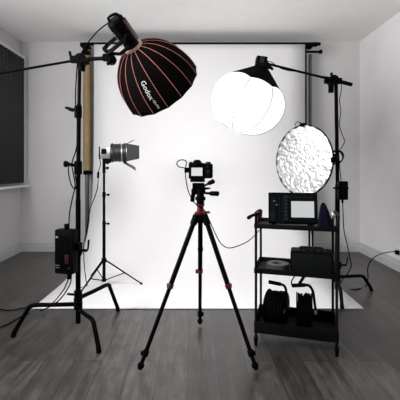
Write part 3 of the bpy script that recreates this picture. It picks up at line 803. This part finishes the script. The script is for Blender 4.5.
# spring clamp at left post
t = thing('spring_clamp', T(0, 0, 0.83), 'black spring clamp with dark red handle gripping the left post of the trolley', 'clamp')
bm = NB()
tube(bm, [at(249, 217.5, 2.39), at(252, 215.5, 2.39), at(257, 214, 2.39), at(261, 212.5, 2.39)], [0.009, 0.010, 0.009, 0.008], 10)
cyl(bm, at(248.6, 217.8, 2.37), at(250.5, 216.4, 2.41), 0.012)
obj('jaw', bm, 'black_metal', t)
bm = NB()
tube(bm, smooth_path([at(254.5, 213.5, 2.38), at(257.5, 210.8, 2.385), at(260.5, 209.8, 2.39), at(261.8, 211.5, 2.39)], 4), [0.006] * 12 + [0.008], 10)
tube(bm, [at(260.5, 211, 2.39), at(259.6, 216, 2.40), at(259, 221, 2.42)], [0.014, 0.016, 0.010], 12)
obj('handle', bm, 'dark_red', t, 'dark red handle')

# middle shelf: tape roll, speaker box
tp = T(0.130, 0.11, 0.476)
def tape_roll():
    t = thing('tape_roll', tp, 'flat roll of grey tape lying on the middle shelf of the trolley', 'tape')
    bm = NB(); lathe(bm, tp, (0, 0, 1), [(0, 0.036), (0, 0.072), (0.040, 0.072), (0.040, 0.036), (0, 0.036)], 40, False, False); obj('tape', bm, 'tape', t)
    bm = NB(); lathe(bm, tp, (0, 0, 1), [(0.001, 0.033), (0.001, 0.0362), (0.041, 0.0362), (0.041, 0.033), (0.001, 0.033)], 40, False, False); obj('cardboard_core', bm, 'grey_plastic', t)
    return t
tape_roll()
sbx = T(0.345, 0.13, 0.476)
t = thing('portable_speaker', sbx, 'charcoal box speaker with a grille front and carry handle on the middle shelf', 'speaker')
Rs = Rt
def S(x, y, z): return sbx + Rs @ V((x, y, z))
bm = NB(); box(bm, S(0, 0, 0.069), (0.262, 0.15, 0.136), Rs, 0.014); obj('cabinet', bm, 'black_plastic', t)
bm = NB(); box(bm, S(0, -0.0755, 0.069), (0.24, 0.006, 0.115), Rs, 0.003); obj('front_grille', bm, 'charcoal', t, 'dark grey grille')
bm = NB(); tube(bm, smooth_path([S(-0.075, 0.01, 0.133), S(-0.07, 0.01, 0.146), S(-0.05, 0.01, 0.150), S(0.05, 0.01, 0.150), S(0.07, 0.01, 0.146), S(0.075, 0.01, 0.133)], 4), 0.008); obj('carry_handle', bm, 'mid_grey', t)
for i in range(5):
    bm = NB(); cyl(bm, S(-0.08 + i * 0.04, -0.05, 0.135), S(-0.08 + i * 0.04, -0.05, 0.144), 0.008); obj('control_knob', bm, 'mid_grey', t)

t = thing('support_rods', T(0.36, 0.27, 0.476), 'pair of thin black rods standing upright behind the box speaker on the trolley', 'rods')
for dx in (0.0, 0.022):
    bm = NB(); cyl(bm, T(0.335 + dx, 0.265, 0.476), T(0.335 + dx, 0.265, 0.752), 0.0065, 12); obj('rod', bm, 'cart', t)
# cable reels
def reel(cx_, cy_, w, R, azd, label, hpts):
    c0 = T(cx_, cy_, 0.092 + R)
    t = thing('cable_reel', T(cx_, cy_, 0.092), label, 'cable reel', None)
    axr = Matrix.Rotation(math.radians(azd), 3, 'Z') @ V((1, 0, 0))
    for s in (-1, 1):
        bm = NB(); o0 = c0 + axr * (s * w / 2)
        lathe(bm, o0 - axr * 0.004, axr, [(0, R * 0.2), (0, R - 0.004), (0.002, R), (0.006, R), (0.008, R - 0.004), (0.008, R * 0.2)], 36); obj('flange', bm, 'black_plastic', t)
    bm = NB(); cyl(bm, c0 - axr * w * 0.5, c0 + axr * w * 0.5, R * 0.45); obj('drum', bm, 'black_plastic', t)
    bm = NB(); n = int(w / 0.0125)
    for i in range(n):
        x = (-0.5 + (i + 0.5) / n) * (w - 0.012)
        ring(bm, c0 + axr * x, axr + V((0, 0, random.uniform(-.05, .05))), R * random.uniform(0.86, 0.97), 0.0065, 28, 8)
        ring(bm, c0 + axr * (x + 0.004), axr, R * 0.74, 0.0075, 24, 8)
    obj('wound_cable', bm, 'rubber', t)
    bm = NB(); tube(bm, smooth_path(hpts, 5), 0.0085, 12); h = obj('frame_handle', bm, 'black_metal', t)
    bm = NB(); tube(bm, [hpts[0], hpts[0].lerp(hpts[1], 0.5), hpts[1]], 0.0125, 12); obj('grip', bm, 'rubber', h)
    bm = NB(); tube(bm, [hpts[-1], hpts[-1].lerp(hpts[-2], 0.35)], 0.0095, 10); obj('frame_socket', bm, 'grey_metal', h, 'grey tube end')
    return t
reel(0.12, 0.15, 0.115, 0.113, -30, 'black cable reel with fat coils at the left of the bottom trolley shelf',
     [at(268.5, 281.8, 2.42), at(281, 284.3, 2.40), at(285, 287, 2.40), at(286.3, 293, 2.41), at(285.5, 302, 2.42), at(284, 313, 2.42)])
reel(0.30, 0.16, 0.095, 0.112, -16, 'black cable reel at the right of the bottom trolley shelf, its handle level',
     [at(292, 285.6, 2.36), at(305, 285.0, 2.33), at(310, 286.5, 2.32), at(313, 292, 2.32), at(314.5, 302, 2.32), at(316, 314, 2.32)])
cable('hanging_cable_end', [at(297.5, 272.5, 2.40), at(294, 277, 2.40), at(291.5, 282, 2.39), at(292.5, 287, 2.40)], 0.0042,
      'short black cable end hanging under the middle shelf of the trolley above the right reel')

# ------------------------------------------------------------------ right boom stand
c3 = (1.317, 3.36)
t = thing('boom_stand', (c3[0], c3[1], 0), 'black C-stand behind the trolley whose boom holds the glowing white lantern', 'light stand')
c_stand_base(t, c3, [(1.68, 3.46, 0), (1.225, 3.02, 0), (1.05, 3.62, 0)], 0.160, 1.9, (0.0, -0.03, 0.02), -0.008)
def pole(z): return V((c3[0] - 0.03 * (z / 1.95) + 0.02, c3[1], z))
bm = NB(); cyl(bm, (c3[0] + 0.0, c3[1], 0.05), pole(1.0), 0.021); obj('column', bm, 'black_metal', t)
bm = NB(); cyl(bm, pole(0.98), pole(1.93), 0.0165); obj('riser', bm, 'black_metal', t)
lock(0.27, 1, c3[0] + 0.012, c3[1], par=t)
G2 = at(333.5, 80, 3.30)
bm = NB(); tube(bm, [at(269, 64.2, 3.16), G2, at(351.5, 84.6, 3.34)], 0.0105, 12)
bt = obj('boom_arm', bm, 'black_metal', t)
bm = NB(); tube(bm, [G2.lerp(at(351.5, 84.6, 3.34), 0.25), at(351.5, 84.6, 3.34)], 0.0175, 12); obj('boom_weight_end', bm, 'rubber', bt)
bm = NB()
cyl(bm, G2 + V((0, -0.03, 0.0)), G2 + V((0, 0.07, 0.0)), 0.042, bev=0.006)
box(bm, G2 + V((-0.045, 0, -0.01)), (0.07, 0.05, 0.04), None, 0.006); box(bm, G2 + V((0.045, 0, -0.01)), (0.05, 0.05, 0.05), None, 0.006)
cyl(bm, G2 + V((0, 0.06, -0.10)), G2 + V((0, 0.06, 0)), 0.024); cyl(bm, G2 + V((-0.01, 0, 0.02)), G2 + V((-0.02, 0, 0.065)), 0.012)
obj('grip_head', bm, 'black_metal', t)

# lantern
LC = at(248, 101.5, 3.18); la = (at(262.5, 68, 3.14) - at(248, 101.5, 3.18)).normalized()
LR = 0.318
t = thing('lantern_lamp', LC, 'large glowing white lantern softbox with black skirt hanging from the right boom', 'studio light')
a_l, u_l, w_l = frame(la)
def l_prof(s):  # s from 0 bottom pole to 1 top
    th = s * PI; r = LR * math.sin(th) ** 0.86
    h = -math.cos(th); h = h * (0.272 if h < 0 else 0.235)
    return h, r
def l_pt(s, phi, off=0):
    h, r = l_prof(s); q = 1 - 0.025 * abs(math.sin(4 * phi)) * math.sin(s * PI)
    return LC + la * (h * (1 + off)) + (u_l * math.cos(phi) + w_l * math.sin(phi)) * r * q * (1 + off)
bm = NB(); rows = []
for i in range(1, 28): rows.append([bm.verts.new(l_pt(0.79 * i / 27, 2 * PI * k / 64)) for k in range(64)])
for i in range(len(rows) - 1):
    for k in range(64): bm.faces.new((rows[i][k], rows[i][(k + 1) % 64], rows[i + 1][(k + 1) % 64], rows[i + 1][k]))
bm.faces.new(rows[0][::-1]); bm.faces.new(rows[-1])
dm = obj('diffuser_dome', bm, 'lantern', t, 'glowing white fabric dome')
for k in range(8):
    bm = NB(); tube(bm, [l_pt(0.06 + 0.66 * i / 20, 2 * PI * k / 8 + 1e-4, 0.007) for i in range(21)], 0.0045, 6); obj('dome_seam', bm, 'lantern_seam', dm, 'faint grey seam')
bm = NB(); rows = []
for i in range(9):
    v = i / 8; rw = []
    for k in range(64):
        phi = 2 * PI * k / 64; cut = 0.80
        low = 0.735 + 0.035 * abs(math.sin(4 * phi)) ** 0.9
        p = l_pt(low + (cut - low) * min(1, v / 0.4), phi, 0.012)
        if v > 0.4:   # rise in a cone towards the neck
            tgt = LC + la * 0.315 + (u_l * math.cos(phi) + w_l * math.sin(phi)) * 0.045
            p = p.lerp(tgt, (v - 0.4) / 0.6)
        rw.append(bm.verts.new(p))
    rows.append(rw)
for i in range(8):
    for k in range(64): bm.faces.new((rows[i][k], rows[i][(k + 1) % 64], rows[i + 1][(k + 1) % 64], rows[i + 1][k]))
bm.faces.new(rows[-1])
obj('black_skirt', bm, 'black_fabric', t, 'black fabric skirt')
bm = NB()
hb = LC + la * 0.34
lathe(bm, LC + la * 0.305, la, [(0, 0.050), (0.02, 0.056), (0.03, 0.050), (0.05, 0.048)], 24)
Rl = Matrix((V((1, 0, 0)).cross(la).normalized().cross(la) * -1, V((1, 0, 0)).cross(la).normalized(), la)).transposed()
box(bm, hb + la * 0.02 + V((-0.035, 0, 0.0)), (0.09, 0.085, 0.075), Matrix.Rotation(math.radians(8), 3, 'Y'), 0.008)
hdm = obj('lamp_head', bm, 'black_plastic', t)
bm = NB(); box(bm, hb + la * 0.02 + V((-0.035, -0.044, 0.004)), (0.035, 0.004, 0.05), Matrix.Rotation(math.radians(8), 3, 'Y'), 0.001); obj('side_panel', bm, 'mid_grey', hdm, 'grey side panel')
bm = NB()
tube(bm, [hb + la * 0.015 + V((0.0, -0.03, 0.0)), at(268, 66, 3.13), at(273, 69.5, 3.14)], [0.016, 0.018, 0.010]); box(bm, at(267.5, 65.5, 3.15), (0.06, 0.05, 0.04), Matrix.Rotation(math.radians(22), 3, 'Y'), 0.006)
obj('tilt_bracket', bm, 'black_metal', t)

cable('lantern_cable', [at(264, 63, 3.14), at(267, 61, 3.13), at(272, 62.5, 3.13), at(280, 68, 3.14), at(288, 70.5, 3.16), at(300, 72, 3.18), at(315, 75.5, 3.22), at(328, 77, 3.24), at(340, 80.5, 3.24), at(341, 92, 3.28), at(339.5, 100, 3.28), at(340.8, 112, 3.28), at(339.3, 124, 3.28), at(342, 134, 3.28),
                        at(344.5, 141, 3.28), at(342, 147, 3.28), at(339, 152, 3.28), at(339.5, 165, 3.28), at(341, 180, 3.29), at(341, 186, 3.29)], 0.0036,
      'thin black cable winding from the lantern along the right boom and down its stand')
# coil on pole
bm = NB()
for k, (R_, dx, dz) in enumerate(((0.058, 0, 0), (0.052, 0.008, 0.006), (0.060, -0.012, -0.004))):
    ring(bm, at(336.5, 157, 3.30) + V((dx, -0.006 * k, dz)), V((0.1 * k - 0.1, 1, 0.08 * k)), R_, 0.0055, 36, 8)
tag(obj('cable_coil', bm, 'rubber'), 'small round coil of black cable hung on the right stand beside the reflector', 'cable')
# power adapter
t = thing('power_adapter', at(342, 201, 3.30), 'black rectangular power adapter strapped to the right stand below the cable coil', 'power adapter')
pa = at(342.5, 190.5, 3.29)
bm = NB(); box(bm, pa, (0.082, 0.055, 0.165), None, 0.008); obj('case', bm, 'black_plastic', t)
bm = NB(); box(bm, pa + V((-0.01, 0.012, 0.02)), (0.11, 0.08, 0.016), None, 0.002); obj('strap', bm, 'rubber', t)
bm = NB(); cyl(bm, pa + V((0.0, 0, -0.08)), pa + V((0.0, 0, -0.11)), 0.009); obj('cable_connector', bm, 'rubber', t)
cable('adapter_cable', [pa + V((0, 0, -0.10)), at(343, 212, 3.29), at(344, 230, 3.28), at(347, 244, 3.27), at(350, 258, 3.27), at(351, 266, 3.27), at(348, 273, 3.28), at(343, 279, 3.28), fl(346, 292) + V((0, 0.12, 0)), fl(356, 290), fl(366, 286) , at(368, 276, 3.42), at(367.5, 270, 3.44), at(370, 262, 3.48), at(377, 255.5, 3.62), at(386, 252.6, 3.85), at(394, 251.5, 4.02), at(397, 251.8, 4.08)], 0.0046,
      'black cable dropping from the power adapter and arching up to the wall socket', k=8)
# socket and plug on the right wall
sy = 4.13; sp = at(398.5, 252, sy); 
t = thing('wall_socket', (XR, sy, sp.z - 0.045), 'white power socket low on the right wall with a plug in it', 'socket')
bm = NB(); box(bm, (XR - 0.006, sy, sp.z), (0.012, 0.15, 0.088), None, 0.003); obj('face_plate', bm, 'white_trim', t)
t = thing('power_plug', (XR - 0.012, sy - 0.02, sp.z - 0.02), 'black power plug pushed into the white socket on the right wall', 'plug')
bm = NB(); box(bm, (XR - 0.030, sy - 0.02, sp.z), (0.034, 0.045, 0.045), None, 0.006); obj('plug_body', bm, 'rubber', t)
bm = NB(); cyl(bm, (XR - 0.04, sy - 0.03, sp.z), at(396.5, 251.8, 4.08), 0.009); obj('cable_sleeve', bm, 'rubber', t)

# ------------------------------------------------------------------ reflector
RC = at(302.5, 160.5, 3.10); rn = V((-0.835, -0.55, 0.02)).normalized()
_, ru, rw = frame(rn)
R1 = 0.295
t = thing('reflector', RC - V((0, 0, R1)), 'round crinkled silver reflector disc with thin black rim standing behind the monitor', 'reflector')
bm = NB()
rows = []
c0 = bm.verts.new(RC + rn * 0.0)
def rp(r, p): 
    wv = 0.0015 * math.sin(9 * p + 14 * r) * (r / R1) + 0.003 * math.sin(23 * p) * (r / R1) ** 3
    return RC + (ru * math.cos(p) + rw * math.sin(p)) * r + rn * wv
for i in range(1, 15): rows.append([bm.verts.new(rp(R1 * i / 14, 2 * PI * k / 96)) for k in range(96)])
for k in range(96): bm.faces.new((c0, rows[0][k], rows[0][(k + 1) % 96]))
for i in range(13):
    for k in range(96): bm.faces.new((rows[i][k], rows[i][(k + 1) % 96], rows[i + 1][(k + 1) % 96], rows[i + 1][k]))
fabr = obj('reflective_fabric', bm, 'crinkle', t)
md = fabr.modifiers.new('thick', 'SOLIDIFY'); md.thickness = 0.0015
bm = NB(); ring(bm, RC - rn * 0.003, rn, R1, 0.0065, 72, 8); obj('rim', bm, 'black_metal', t, 'black rim')
bm = NB(); box(bm, RC + V((0.0, 0, R1 + 0.004)), (0.045, 0.02, 0.03), None, 0.004)
tube(bm, smooth_path([RC + V((-0.01, 0, R1 + 0.018)), RC + V((-0.04, 0, R1 + 0.030)), RC + V((-0.062, 0, R1 + 0.012)), RC + V((-0.055, 0, R1 - 0.006))], 4), 0.0028, 8)
obj('hanging_clip', bm, 'black_plastic', t)
bm = NB(); e = RC + ru * (R1 if ru.x > 0 else -R1)
tube(bm, [e, at(334, 157, 3.34)], 0.008, 10); box(bm, e, (0.03, 0.03, 0.04), None, 0.004); cyl(bm, at(334, 160, 3.345), at(334, 154, 3.345), 0.026); obj('holder_arm', bm, 'black_metal', t)
